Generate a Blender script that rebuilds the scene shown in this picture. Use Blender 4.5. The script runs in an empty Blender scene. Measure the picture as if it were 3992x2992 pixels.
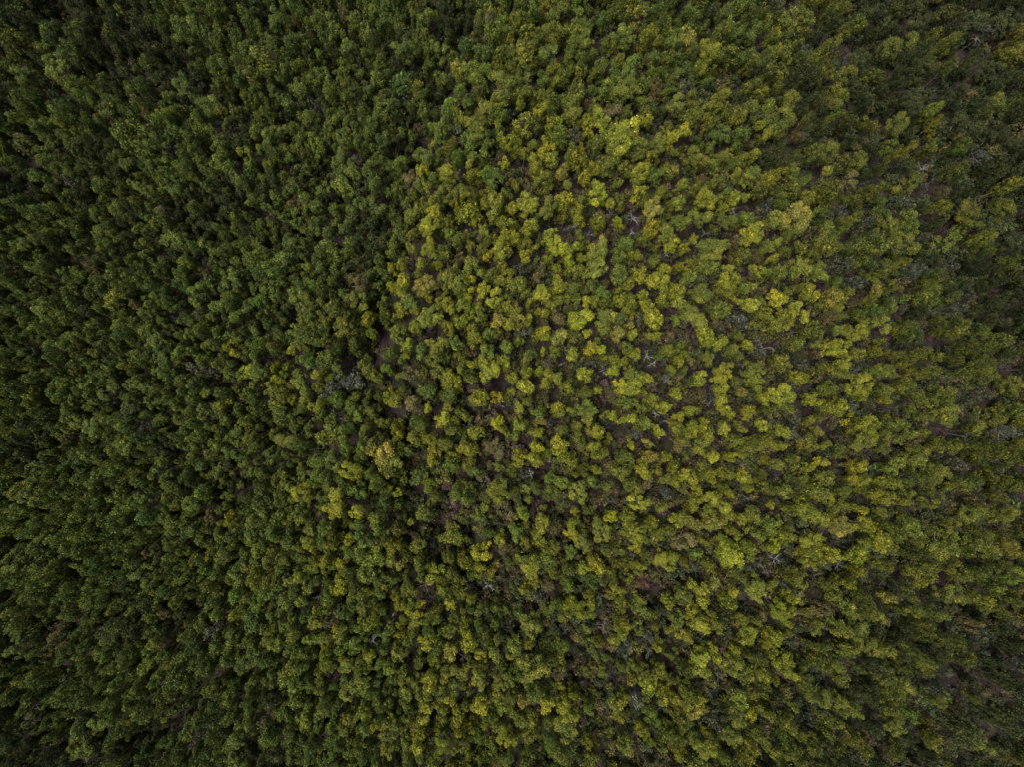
# a forest seen straight down from a drone
TRANS = .22
TSCALE = 1.0
FLOOR_A, FLOOR_B, FLOOR_C = (.009, .0058, .007), (.017, .011, .0125), (.031, .022, .024)
DEADTH = .42
SUBTRY = 40000
UNDER = 16000
SKY, SUN, SUNEL, SUNAZ, SUNANG = .08, 2.6, 74, 255, 28
EXPO = 1.55
# Crowns surveyed in the photograph, block by block: x y diameter kind (block units; 1000 px of the photo = 1658 units)
# kinds: B bright lime, Y yellow-green, y olive, G fresh green, g mid green, k dark green, b brownish, o orange-tinged, s silvery grey
SURVEY = {
(0, 0): "560 80 130 g;480 255 80 y;450 215 60 y;520 300 70 y;750 250 90 g;820 270 80 g;340 150 80 g;700 60 100 g;890 60 90 g;1000 100 90 g;1180 190 160 y;1100 60 90 y;1250 60 120 g;370 420 170 g;650 480 100 g;920 390 90 y;980 430 90 y;640 590 70 g;1480 410 120 g;1600 300 130 y;1340 680 140 y;940 740 90 b;1130 790 140 y;1060 740 100 Y;790 790 110 g;600 830 110 g;240 830 100 y;330 930 150 g;490 1110 130 y;430 1090 90 g;260 1000 120 g;1010 920 130 y;1100 860 100 y;1120 1090 130 Y;1200 1070 80 y;1110 1200 130 y;700 1180 160 g;640 1190 90 y;920 1220 120 o;1060 1110 80 Y;110 1290 100 g;1340 1180 90 g;950 1340 70 Y;1030 1350 100 b;640 1500 130 y;660 1580 60 Y;1120 1540 160 g;1260 1590 80 Y;1610 1310 60 y;1600 1390 60 y;1450 780 60 y;700 700 130 g;760 650 80 g;160 110 110 g;100 640 110 g;60 300 100 g;1560 520 90 g;200 620 80 k;420 660 140 k;560 900 130 k;120 460 120 g;1320 30 80 g;880 1400 100 k;1180 560 120 g;1040 520 120 k;60 830 90 g;520 620 80 y;840 180 90 g;1240 1340 90 y;180 1180 80 k;820 1060 120 g;1420 960 110 g;1480 1080 100 y;1560 1160 110 g;80 1060 110 g;300 1420 110 g;120 1560 120 g;460 1440 100 g",
(1000, 0): "370 120 90 Y;430 150 120 g;100 110 130 g;60 260 120 y;270 240 110 g;240 130 90 b;560 60 90 b;640 190 100 g;840 60 150 g;1010 50 80 g;1060 170 90 g;1230 60 90 g;1290 130 110 g;1390 40 90 g;1500 150 100 b;1250 250 90 y;1200 330 120 y;700 310 80 Y;590 310 130 y;400 340 80 G;580 420 100 G;370 400 90 g;790 400 90 y;1100 430 100 y;1435 450 190 G;1310 570 80 G;1240 640 100 G;1240 720 100 G;1600 540 200 y;1480 690 150 y;1190 820 140 G;370 510 90 g;480 580 100 G;350 660 100 s;550 490 120 y;780 500 100 g;1210 500 100 g;670 570 80 y;760 770 90 y;500 740 150 g;330 750 150 y;140 830 120 g;110 600 120 g;345 910 110 Y;400 960 100 G;935 840 80 Y;510 945 50 Y;1010 875 60 Y;640 910 60 G;770 960 80 G;560 870 120 y;820 880 90 g;1440 850 120 y;1580 820 90 Y;1380 790 90 y;1300 820 80 s;1630 920 100 Y;210 1020 70 Y;530 1010 120 y;730 1040 90 y;1080 990 120 y;1300 1000 100 G;1070 1080 100 Y;930 1090 120 G;1000 1150 130 b;1230 1100 120 Y;1300 1130 90 s;1520 1130 150 G;1200 1240 140 y;1300 1230 120 y;1400 1240 100 y;940 1180 40 Y;900 1200 90 y;840 1240 60 Y;760 1170 90 y;430 1210 90 y;1110 1320 90 Y;1150 1370 90 Y;1110 1440 130 Y;1220 1430 120 y;760 1330 130 y;870 1340 80 G;250 1300 120 b;1250 1500 80 G;1320 1540 90 y;1410 1440 30 Y;1470 1470 80 y;1550 1400 110 y;1620 1430 100 Y;1110 1590 120 Y;1380 1590 60 y;1630 1520 130 Y;1600 1610 140 Y;590 1620 100 y;870 1600 110 y;450 1500 80 y;260 1430 130 g;600 1400 130 g;210 1560 120 g;960 320 120 g;220 690 110 g;640 1020 90 s;420 620 80 k",
(2000, 0): "300 60 170 y;430 110 120 y;520 60 110 g;620 190 90 s;730 210 150 y;895 190 110 Y;1070 150 70 G;1040 210 90 G;1160 50 110 G;1380 80 120 g;1430 190 130 g;1550 200 120 g;180 220 160 y;480 245 130 y;70 330 150 y;250 340 150 g;1020 270 80 G;1280 290 130 Y;1250 390 160 Y;1500 340 110 g;1530 410 90 Y;1620 370 120 y;770 390 100 G;900 360 110 g;1070 380 90 g;200 500 90 G;270 520 70 Y;330 490 90 G;450 400 90 g;570 420 90 g;740 470 120 g;740 560 150 y;925 460 80 G;1110 480 170 g;60 540 140 y;50 660 60 Y;590 585 110 G;940 560 100 b;1360 600 75 Y;1540 540 110 Y;1610 580 80 Y;170 690 90 Y;400 690 130 y;620 720 140 b;480 760 70 Y;560 770 120 Y;850 750 90 Y;880 700 110 g;1060 670 130 y;1280 700 100 y;1600 700 160 y;1600 800 80 Y;650 830 100 Y;700 880 200 Y;780 870 90 Y;1030 890 90 Y;1110 830 90 Y;950 920 140 y;380 990 90 y;160 1060 120 Y;260 1040 100 y;320 1110 80 o;600 1030 160 y;810 960 120 y;920 1010 90 Y;1200 1000 140 y;1570 980 90 Y;830 1100 130 Y;200 1180 140 y;1080 1190 70 Y;1300 1180 100 y;1560 1130 130 y;1450 1110 50 Y;550 1240 140 B;440 1270 80 y;700 1290 80 y;920 1330 130 o;80 1300 130 Y;220 1340 130 y;1260 1290 150 Y;1440 1280 80 Y;1080 1290 100 y;430 1390 110 Y;700 1425 85 B;550 1430 110 Y;1090 1420 100 y;1220 1400 120 y;1370 1420 130 y;1560 1500 140 Y;110 1480 100 Y;250 1510 140 Y;290 1580 120 B;360 1640 80 B;560 1600 150 y;1030 1590 80 Y;740 1560 100 G;1000 1500 120 y;1300 1590 180 y;600 1500 95 r;1640 1340 100 s;400 860 110 s;1640 870 60 Y;120 60 90 G;30 60 90 g;1130 560 110 s;1370 840 130 g",
(2992, 0): "210 100 200 y;370 170 110 g;430 50 110 y;390 290 110 y;580 150 100 y;690 70 150 g;860 280 170 y;690 210 80 g;1080 250 100 y;1170 270 90 Y;1400 210 120 s;1250 260 90 g;1340 130 160 g;1600 330 150 y;130 380 90 y;310 390 110 Y;200 260 80 G;30 330 90 y;480 470 160 Y;600 380 120 g;80 760 210 Y;460 620 150 y;590 560 120 g;100 490 100 y;940 640 150 g;1170 430 90 Y;1050 420 150 g;850 500 110 g;780 560 100 g;1290 570 90 g;1480 660 130 y;1080 700 100 G;870 770 140 y;1090 800 110 y;1250 770 150 g;670 780 110 y;420 760 80 y;260 760 60 y;420 950 130 Y;590 1020 140 Y;760 950 100 y;890 980 90 Y;1050 940 110 y;1240 950 100 G;1450 880 130 g;1600 960 160 g;240 1150 70 G;390 1110 60 Y;100 1100 80 Y;30 1150 110 Y;200 1020 100 g;530 1170 130 b;740 1210 80 y;920 1190 150 y;1260 1100 90 Y;200 1370 190 o;930 1450 170 Y;800 1460 120 y;1080 1330 100 y;1150 1340 80 y;1290 1350 130 y;1540 1210 110 y;1560 1340 140 y;1150 1240 90 b;860 1300 130 s;1340 1440 120 y;1420 1530 110 Y;560 1400 80 y;40 1430 110 y;160 1500 80 y;400 1480 120 g;370 1560 200 y;70 1560 50 Y;540 1580 110 g;880 1590 150 y;1150 1570 170 y;1380 1560 110 y;1460 1620 70 G;1590 1550 120 g;640 1430 100 s;450 1380 110 s;1000 130 130 g;1560 130 150 g;1450 420 120 k;1620 460 110 g;1380 1000 130 s",
(0, 1000): "450 110 130 G;290 90 110 g;190 170 120 g;330 180 90 y;110 250 80 G;330 270 110 g;580 70 90 b;720 110 100 y;860 190 110 y;970 190 70 Y;840 20 100 y;900 70 80 y;1060 40 110 y;1200 40 90 Y;1170 100 90 G;1330 90 70 b;1170 180 90 y;1270 180 120 G;1260 280 90 G;1500 180 110 y;1440 170 90 y;1530 240 100 G;1090 330 60 Y;860 310 80 b;970 290 90 y;640 270 90 g;280 350 160 g;230 440 140 y;130 410 90 G;580 480 90 G;440 400 100 g;950 370 120 y;1240 430 80 Y;1290 360 90 b;1510 380 80 Y;1390 470 80 Y;1280 490 90 y;1480 500 80 g;900 490 120 y;790 510 110 y;980 540 160 g;1490 580 130 Y;1140 610 90 Y;1230 610 80 y;1030 650 120 g;750 670 100 y;860 650 100 g;350 650 100 g;800 700 60 o;640 700 90 g;1600 740 110 B;350 720 100 y;240 770 100 g;820 810 60 y;560 810 120 g;700 870 120 g;1620 810 90 y;1460 960 110 Y;1460 1060 80 y;840 980 160 k;300 880 110 G;560 900 90 y;620 960 110 y;470 1050 130 y;570 1100 120 y;700 1070 120 y;1120 940 80 y;1310 1010 100 y;1230 1090 60 Y;1290 1110 70 Y;1390 1190 90 G;1550 1070 60 Y;1530 1130 90 y;1180 1220 80 y;1600 1180 90 y;1510 1270 150 y;930 1240 60 Y;820 1230 120 y;440 1180 80 b;330 1350 110 y;250 1330 90 g;60 1400 100 g;790 1370 110 y;710 1390 90 G;600 1450 120 y;400 1510 110 y;900 1460 110 g;1310 1350 90 y;1300 1540 110 Y;1500 1400 60 b;1000 1410 90 y;1100 1500 100 g;720 1570 110 y;810 1620 110 Y;1230 1610 120 Y;500 1300 100 g;180 1560 150 g;60 1560 110 g;600 1590 90 y;100 900 90 y;60 60 110 k;60 700 100 g;130 1080 110 k;80 1240 110 k;950 1090 110 s;1240 730 110 s;500 240 120 g;1420 880 90 y;1380 760 110 s;1230 900 100 g",
(1000, 1000): "110 80 110 G;870 70 90 Y;960 140 90 Y;880 195 90 B;1060 30 90 Y;1090 180 130 o;1080 240 110 Y;1240 140 130 y;1300 180 120 y;1390 210 60 Y;1540 280 150 Y;1430 320 65 B;1380 350 90 Y;640 280 150 y;660 180 150 b;280 300 150 o;820 265 40 G;820 350 100 y;740 400 90 Y;880 400 50 g;440 410 80 y;560 460 130 y;740 500 80 G;1020 450 90 Y;1120 390 160 y;1400 500 120 Y;1560 420 100 o;1640 430 90 Y;960 570 90 Y;1170 570 130 y;1500 500 70 G;1620 580 80 G;100 600 80 y;215 600 60 Y;110 710 90 Y;970 640 45 B;1150 680 110 y;1190 740 100 y;1250 780 100 Y;1270 830 120 Y;380 760 110 Y;830 720 100 G;700 720 110 y;510 720 100 g;1370 690 90 Y;1500 740 150 Y;1610 700 90 Y;600 810 170 s;130 800 90 Y;90 870 110 y;280 830 110 y;890 940 100 Y;860 880 70 Y;1000 950 100 b;470 870 120 s;500 930 120 G;110 970 120 y;370 980 100 Y;720 1010 130 y;590 1120 90 G;1110 980 60 Y;1200 1060 110 Y;1270 1130 100 y;1450 930 120 Y;1550 920 80 Y;1560 1070 90 B;150 1040 120 g;220 1180 140 y;110 1150 80 y;800 1260 190 o;860 1340 150 y;760 1220 110 o;850 1390 110 o;900 1210 110 y;590 1400 140 Y;720 1420 70 G;500 1330 140 g;1130 1190 90 Y;1210 1220 90 y;1380 1250 110 Y;1340 1190 80 G;1150 1300 110 Y;1260 1360 120 G;1550 1250 130 b;700 1110 80 y;400 1400 100 G;150 1450 150 y;290 1540 130 Y;530 1580 150 Y;850 1510 60 Y;910 1525 60 B;1120 1490 90 G;1150 1570 80 y;1050 1440 130 g;1350 1530 160 G;1560 1540 140 Y;1560 1470 90 y;1430 1400 120 g;640 1640 90 Y;260 480 130 g;330 520 110 g;60 450 110 g;1000 300 90 g;600 560 110 g;860 620 90 g;1060 620 100 g;1000 740 110 b;1100 870 110 g;1240 910 120 g;560 1240 110 G;660 1230 90 G;1050 1080 110 G;160 160 100 g;440 200 120 g;1480 620 110 g;1300 560 100 g",
(2000, 1000): "370 30 110 B;560 60 150 y;540 90 70 Y;700 120 120 y;740 170 80 y;290 190 100 Y;50 190 120 y;190 240 140 Y;260 290 100 y;180 340 90 Y;500 180 90 y;530 285 75 Y;590 300 70 y;850 250 80 Y;870 300 90 Y;950 150 130 Y;1000 230 110 Y;1110 60 80 Y;1130 130 90 y;1260 30 170 y;1420 170 150 Y;1530 190 100 y;1230 240 130 y;1050 220 110 Y;430 400 140 B;485 490 60 Y;30 400 100 o;100 400 70 Y;190 490 110 B;195 610 60 B;300 510 120 o;290 370 120 b;600 390 130 y;920 430 120 Y;910 510 80 B;1060 400 80 G;1160 400 150 y;1240 520 120 B;1340 560 100 Y;1100 590 110 y;1000 600 70 Y;1090 670 100 Y;780 620 90 Y;720 690 80 Y;740 590 80 y;650 740 80 B;575 595 65 B;590 460 80 y;680 500 80 o;780 500 60 Y;110 630 90 y;90 740 80 Y;240 760 90 Y;290 790 80 y;190 830 80 Y;80 860 100 Y;370 820 100 y;350 870 80 Y;470 770 110 Y;545 870 60 Y;470 890 80 y;700 830 90 Y;740 850 120 Y;790 770 120 y;1070 890 90 Y;900 930 100 Y;1210 790 110 Y;1370 760 130 Y;1430 610 110 y;1570 750 130 y;1590 830 80 Y;770 950 90 y;480 990 130 y;160 1000 110 y;290 990 110 Y;50 1100 110 Y;170 1060 80 o;320 1130 80 y;540 1130 110 Y;560 1290 110 Y;520 1240 80 Y;740 1060 100 Y;860 1080 110 y;1060 1030 80 Y;1150 1000 80 Y;1070 1100 100 Y;1170 1120 90 Y;1260 1110 120 Y;1360 1120 90 Y;1490 1120 80 y;1600 1090 80 Y;790 1150 60 s;770 1220 60 B;150 1240 90 B;160 1320 100 Y;880 1220 60 o;740 1310 110 y;990 1290 70 Y;840 1390 100 Y;300 1460 90 G;1320 1300 90 Y;1410 1300 80 Y;1450 1200 80 y;1600 1220 100 y;1150 1420 100 Y;1280 1420 90 Y;1000 1540 90 s;240 1430 80 G;430 1530 150 y;1180 1590 120 Y;1330 1600 130 Y;1410 1550 70 Y;820 1600 130 Y;780 1480 120 y;1520 1500 60 Y;1610 1500 90 y;700 1400 110 y;40 980 60 Y;490 1050 80 y;60 1420 90 s;650 1040 60 B;820 400 90 s;700 400 80 g;570 220 90 G;980 680 50 s;1000 780 60 s;220 690 50 s;1480 400 110 s;1480 880 70 o;1600 600 90 s;1080 1220 110 b;860 1480 100 b;380 200 90 y;950 640 60 g;1120 1170 90 y",
(2992, 1000): "230 60 120 y;350 90 130 y;100 100 100 y;780 70 100 Y;690 130 90 y;800 200 80 Y;700 220 80 o;600 160 110 s;20 100 70 G;200 340 170 Y;450 270 120 o;550 240 110 y;450 320 60 Y;390 390 80 b;740 410 160 Y;580 490 130 Y;700 340 100 G;800 340 70 y;960 490 150 g;1050 180 90 y;1060 270 120 y;1330 80 110 g;1130 400 70 Y;1400 460 90 G;1430 330 120 g;1240 330 100 s;460 480 80 y;740 550 90 Y;720 610 100 Y;470 590 140 Y;500 680 110 Y;460 740 100 y;770 750 130 y;880 710 70 Y;610 840 130 Y;620 900 90 Y;210 560 90 y;220 790 100 Y;240 700 90 s;330 570 60 y;120 890 140 Y;110 960 100 y;300 920 100 Y;490 970 110 Y;400 980 90 Y;640 1090 180 Y;640 1200 130 y;820 1080 100 B;930 1110 110 Y;820 1190 110 y;1040 1150 100 y;950 1190 90 b;1140 900 150 Y;1020 760 100 Y;1160 1010 150 Y;1240 980 120 y;1420 760 160 Y;1310 740 120 y;1400 660 80 Y;1220 670 80 y;1580 590 120 g;1590 830 130 Y;1480 1040 150 Y;1580 1010 110 Y;790 870 110 y;890 840 110 y;990 910 80 Y;790 940 90 Y;1100 1220 110 Y;980 1270 140 Y;950 1310 80 Y;1380 1310 100 y;1560 1150 130 s;110 1140 70 Y;20 1210 80 Y;100 1230 70 Y;330 1150 90 y;370 1230 70 y;260 1370 80 B;480 1270 100 y;360 1330 80 Y;180 1320 90 y;50 1340 80 y;600 1370 100 Y;800 1380 110 y;1130 1410 150 y;880 1470 90 y;770 1470 100 Y;630 1450 90 Y;380 1440 110 y;560 1460 70 Y;1240 1490 110 y;1370 1590 120 b;740 1560 110 Y;650 1520 80 Y;930 1580 120 Y;1060 1600 80 Y;400 1560 90 Y;130 1520 100 y;40 1510 90 y;500 1540 80 y;1240 1350 110 s;1600 1480 110 y;180 1160 90 s;30 1070 50 s;240 1640 70 Y;30 1610 50 Y;600 1640 100 Y;980 80 130 s;1190 60 110 s;860 290 100 g;1400 880 110 s;1600 330 120 k;940 130 110 s",
(0, 1992): "210 80 90 Y;490 30 90 G;650 80 110 y;760 130 120 y;910 60 120 y;1030 50 130 y;1070 240 70 Y;740 190 80 G;1490 50 90 Y;1230 10 90 Y;1450 80 60 Y;1240 130 110 y;1520 180 110 y;90 320 140 y;220 390 140 g;370 430 110 G;560 500 80 y;680 520 80 Y;800 290 100 y;930 290 60 b;1020 300 70 b;1190 270 90 G;1330 400 120 Y;1400 430 90 y;1240 560 50 o;1240 490 70 Y;1100 520 110 y;1000 440 50 Y;910 440 130 g;850 500 100 y;1130 600 80 Y;550 600 110 G;300 520 120 y;200 600 110 g;1500 690 80 Y;1400 690 70 G;1220 710 60 Y;960 690 120 G;850 650 60 G;620 690 110 y;750 760 110 y;430 700 100 y;1340 620 90 y;100 720 110 y;130 800 130 g;940 820 60 y;1000 860 70 G;700 850 130 g;90 920 130 g;340 880 140 b;400 960 110 y;550 930 120 y;660 940 110 g;830 940 110 y;940 990 110 G;1450 790 80 y;1500 920 130 G;300 1110 120 y;420 1160 110 Y;680 1140 90 Y;560 1200 120 y;860 1150 90 g;1010 1190 60 Y;1200 1130 90 G;1350 1160 90 g;1490 1210 90 Y;1570 1010 130 y;1600 1290 120 Y;1160 1280 110 g;620 1370 140 Y;480 1400 140 y;400 1260 120 y;1070 1340 60 o;1220 1410 120 y;830 1450 50 Y;1040 1540 60 Y;920 1590 90 g;1100 1480 80 G;1370 1460 90 y;1250 1500 90 s;1540 1480 150 y;700 1540 110 g;200 1500 110 g;540 1540 130 g;60 1450 100 k;1250 1600 90 y;1500 1600 110 y;1630 1390 60 y;60 1200 120 g;70 1050 100 g;140 1600 100 g;330 1600 110 g;1640 460 110 Y;530 240 110 g;240 200 110 g;1350 800 100 s;1080 880 90 b;1060 680 70 b;950 620 100 k;200 1340 140 k;760 480 100 k;1400 1380 100 g;120 130 100 G;400 60 100 g",
(1000, 1992): "110 60 90 G;90 160 110 G;280 60 110 y;350 150 130 y;350 220 90 Y;260 255 60 Y;500 20 110 Y;440 110 100 G;650 110 80 G;600 190 60 Y;640 280 110 y;990 80 45 B;910 120 100 o;890 210 110 Y;870 290 100 y;1040 230 100 y;1320 210 100 Y;1500 150 80 G;1460 270 120 Y;430 340 80 Y;550 360 90 Y;560 430 120 Y;520 510 150 B;110 450 110 y;265 450 80 Y;90 290 110 y;190 460 80 y;1090 30 110 y;1240 310 80 y;1340 330 120 Y;1160 420 120 Y;1200 510 110 Y;1380 420 50 G;840 500 90 Y;960 490 80 y;780 470 60 G;1040 360 120 y;940 340 100 o;1250 620 80 Y;1390 580 60 Y;1460 640 100 y;1560 740 90 G;1340 740 80 Y;1360 850 110 Y;1030 650 100 Y;690 650 110 y;740 720 90 Y;660 710 35 Y;660 550 120 y;380 660 70 Y;380 720 90 y;490 680 110 b;1110 710 80 G;940 730 80 Y;1010 780 110 y;1070 840 120 Y;540 780 100 y;820 800 120 g;240 790 110 y;60 830 100 y;440 850 100 y;440 930 100 Y;540 930 80 Y;540 870 90 G;630 900 120 G;720 960 90 Y;800 930 90 g;900 930 110 y;950 910 60 y;1450 940 70 Y;1530 950 80 y;1250 920 100 o;250 1030 120 y;60 990 120 g;590 1020 130 y;170 1100 110 y;340 1150 90 G;600 1180 130 y;700 1210 90 G;880 1080 110 y;1020 1170 170 y;1140 1100 110 Y;1250 1060 130 y;1440 1100 130 y;1590 1120 130 y;1110 1300 140 Y;1240 1240 90 Y;1300 1330 110 Y;1310 1410 110 Y;1460 1260 120 Y;290 1370 110 G;60 1350 120 b;90 1460 120 G;570 1390 150 y;480 1520 130 G;700 1330 110 Y;1060 1500 120 Y;1200 1500 130 Y;1440 1480 80 G;860 1450 140 y;560 1590 110 y;690 1590 90 g;980 1600 110 y;1150 1640 120 y;1600 1480 130 Y;1550 1400 100 y;900 1530 60 G;330 1600 90 y;1630 1620 80 y;1370 470 70 s;1080 500 130 r;1620 60 140 r;200 250 110 g;720 200 100 g;580 660 100 g;220 910 100 G;960 1240 100 y",
(2000, 1992): "20 150 100 G;60 20 90 Y;190 80 110 y;290 140 120 b;390 90 80 Y;400 10 60 Y;640 40 80 B;590 160 150 y;450 200 130 y;790 150 130 Y;850 190 60 Y;110 370 170 Y;460 380 90 Y;360 370 90 y;70 520 80 Y;570 460 55 G;400 640 155 B;690 550 100 Y;700 600 70 Y;340 690 80 y;110 750 150 y;110 870 60 Y;320 880 80 G;480 860 90 G;360 490 80 G;230 490 80 b;1070 60 110 Y;1290 100 100 o;1090 200 150 b;1240 220 70 Y;1430 310 170 B;1530 240 100 Y;1350 180 60 Y;1000 330 160 Y;800 370 90 Y;880 310 80 y;1450 410 100 y;1540 380 60 s;1330 480 110 o;1240 550 120 Y;1110 560 130 y;1010 590 110 Y;1390 590 110 Y;1430 530 60 Y;1590 520 130 y;710 740 100 Y;710 800 80 B;650 850 80 Y;1060 680 120 y;1220 740 150 Y;1110 820 90 y;1520 810 130 Y;1480 710 70 y;1280 670 50 y;1640 880 60 Y;1230 960 130 Y;1330 920 90 Y;1450 930 100 Y;1420 1010 130 y;1220 1040 130 Y;1500 1050 100 y;1620 1040 90 Y;960 870 90 Y;150 1050 190 y;480 1030 60 y;580 1050 80 y;300 1140 50 Y;405 1190 75 B;880 1130 110 Y;970 1180 120 Y;1070 1240 120 Y;1170 1300 100 o;1220 1240 90 Y;1140 1220 100 y;800 1260 110 s;660 1240 110 y;690 1330 80 Y;510 1290 90 G;350 1310 140 Y;220 1260 110 Y;60 1260 110 o;140 1210 110 y;340 1410 160 y;350 1500 80 y;490 1510 80 Y;820 1420 80 Y;870 1470 60 Y;730 1500 110 y;1100 1410 50 y;1240 1430 50 Y;1080 1560 90 Y;1240 1560 130 Y;1560 1340 90 Y;1430 1480 130 y;1470 1330 130 y;1600 1480 90 y;300 1590 110 y;500 1620 120 y;980 1560 80 y;1560 1550 90 Y;90 1480 90 y;10 1500 80 Y;240 1510 80 G;1460 1210 110 y;1340 1580 60 y;40 1380 80 y;840 470 110 r;750 500 80 r;900 830 100 s;740 880 100 s;640 1020 90 s;480 1380 90 s;180 580 90 s",
(2992, 1992): "290 30 160 Y;120 180 100 Y;40 230 100 B;270 180 130 Y;300 280 100 Y;250 340 60 Y;310 360 60 Y;420 300 110 Y;470 110 130 o;620 100 110 Y;570 300 110 B;640 230 90 G;740 180 110 Y;850 150 110 G;600 400 90 Y;540 500 110 Y;1180 80 80 Y;1290 50 130 y;1350 20 90 Y;1540 50 140 y;1150 240 200 y;1040 370 120 Y;1030 460 110 Y;1420 240 160 y;1200 380 110 y;1300 430 90 y;930 390 90 y;1600 430 130 G;900 510 90 y;870 610 110 Y;960 660 80 Y;1200 550 150 y;1370 570 110 y;1580 570 110 Y;1510 650 100 Y;650 570 100 y;470 580 120 y;560 670 120 Y;660 650 90 y;710 700 80 y;480 770 110 y;600 790 140 Y;650 860 130 Y;160 570 90 Y;90 660 130 B;130 720 80 B;40 830 90 Y;40 900 90 Y;300 880 80 Y;340 650 110 b;180 850 90 s;520 920 120 y;760 920 110 Y;960 920 90 y;1010 960 80 y;1010 1030 110 Y;1030 740 110 y;1040 830 100 y;1110 680 90 y;1270 970 120 Y;1610 1000 120 s;790 1090 130 B;900 1150 130 Y;930 1210 50 Y;830 1180 110 Y;450 990 70 Y;150 1030 160 Y;240 1010 90 Y;60 1090 60 Y;200 1100 120 y;330 1200 150 Y;150 1260 90 Y;480 1280 130 Y;550 1300 110 y;790 1290 140 y;1130 1230 140 y;930 1320 100 G;40 1320 100 y;280 1460 50 Y;150 1390 110 y;1440 1310 110 g;1350 1210 60 y;650 1550 100 y;1060 1500 110 y;1400 1490 150 y;150 1500 110 G;140 1600 80 y;430 1530 110 y;840 1420 130 y;1260 1550 120 s;1230 860 70 Y;240 1640 110 y;860 1560 110 y;780 590 110 o;320 560 120 r;1420 800 110 s;1290 740 110 b;1150 1050 110 s;100 480 60 s;1560 220 100 o",
}
# Bare dead trees: x y spread (block units), paleness 0..2
DEAD = {
(2000, 0): "790 1400 120 2;640 1365 110 1;490 1510 90 1;390 1450 100 1;1260 1490 90 1;770 1492 50 2;1450 1380 90 1;110 1410 50 1;1130 570 120 0;1560 310 70 0;1010 1640 40 2;940 800 100 0",
(2000, 1000): "60 500 70 1;875 630 80 2;915 705 60 2;985 665 50 2;1100 525 90 1;1640 590 200 2;590 740 70 1;935 1020 60 2;990 1080 50 2;1270 960 60 1;1170 1160 60 1;880 1500 70 1;105 1420 70 2;630 1590 80 0;1490 700 60 1;950 900 60 0;320 690 50 1;45 735 60 1;1165 180 40 2;1530 1565 90 1;1000 800 70 1",
(2992, 1000): "580 730 90 1;1160 760 150 1;175 490 50 1;740 1120 60 1;1290 1160 70 1;570 960 100 0;1590 700 170 0;1080 340 90 0;850 990 80 0",
(2992, 0): "1030 1075 80 2;260 850 100 0;1210 1470 60 1;255 270 80 0;1380 1310 120 0;1060 1180 110 0;260 1465 80 0",
(2992, 1992): "70 320 130 2;380 170 80 0;710 260 70 1;740 500 90 1;490 370 110 1;230 590 90 2;340 425 70 1;20 400 60 1;1210 1180 80 0",
(2000, 1992): "340 800 110 1;600 770 150 1;880 930 80 1;570 570 60 1;1190 430 150 0;870 255 70 0;790 300 60 1;1340 1110 70 1;1290 1190 100 0;960 1290 110 0;1600 360 80 1",
(1000, 1992): "745 860 100 2;400 800 100 1;480 1090 110 1;390 560 80 0;1500 510 80 2;1130 590 80 0;870 700 30 2;1320 960 80 0",
(1000, 1000): "490 1010 60 2;550 1050 60 1;1055 1020 70 1;580 820 80 1;1575 975 60 1;1100 460 90 0",
(0, 1000): "990 1590 100 0;1100 385 60 0",
}
import bpy, math, random
import numpy as np
from mathutils import Vector, Matrix, noise as mnoise

rnd = random.Random(11)
rng = np.random.default_rng(11)
sc = bpy.context.scene
COL = sc.collection

# ------------------------------------------------------------------ camera: a drone looking straight down
H = 180.0
PHW, PHH = 3992, 2992
HFOV = math.radians(75)
F = (PHW / 2) / math.tan(HFOV / 2)
cam = bpy.data.cameras.new("camera"); cam.sensor_width = 36; cam.lens = 18 / math.tan(HFOV / 2)
cam.clip_end = 8000
co = bpy.data.objects.new("camera", cam); COL.objects.link(co); co.location = (0, 0, H)
sc.camera = co

def sstep(t):
    t = min(max(t, 0.), 1.); return t * t * (3 - 2 * t)

GULLY = [(-36, 40), (-38, 5), (-30, -20), (-14, -45), (18, -72), (30, -110)]     # a gully that winds down through the middle
def seg_dist(x, y, a, b):
    dx, dy = b[0] - a[0], b[1] - a[1]; t = min(max(((x - a[0]) * dx + (y - a[1]) * dy) / (dx * dx + dy * dy), 0), 1)
    return math.hypot(x - a[0] - t * dx, y - a[1] - t * dy)

def relief(x, y):
    """a broad knoll right of the middle: it drops at a gully line on the left and falls away beyond the right side and the corners"""
    s = -35 + .25 * y - x
    z = -16 * sstep(s / 38) - 9 * math.exp(-((s - 7) / 6.5) ** 2) * sstep((y + 10) / 30)
    z -= 5 * math.exp(-(min(seg_dist(x, y, a, b) for a, b in zip(GULLY, GULLY[1:])) / 7) ** 2)
    z -= 30 * sstep((x - 78 + .42 * max(y, 0)) / 85)
    z -= 22 * sstep((y - 62 - .15 * x) / 85) + 14 * sstep((-y - 70) / 80)
    z -= 18 * sstep((-x - 85) / 75)
    return z

def ground_z(x, y):
    return relief(x, y) + (1.1 * math.sin(x * .031 + .8) * math.cos(y * .027 - .4) + .7 * math.sin(x * .013 - y * .019 + 1.9)
            + .3 * math.sin(x * .11 + 1) * math.sin(y * .09)) - .004 * max(0, -x)

def spot(px, py, top):
    """the point on the ground under something whose middle, at height top, shows at photo pixel px, py"""
    z = top
    for _ in range(12):
        k = (H - z) / F
        x, y = (px - PHW / 2) * k, -(py - PHH / 2) * k
        z = ground_z(x, y) + top
    return x, y, ground_z(x, y)

# ------------------------------------------------------------------ materials
def nt(name):
    m = bpy.data.materials.new(name); m.use_nodes = True
    t = m.node_tree; t.nodes.clear()
    out = t.nodes.new("ShaderNodeOutputMaterial")
    return m, t, out

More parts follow.
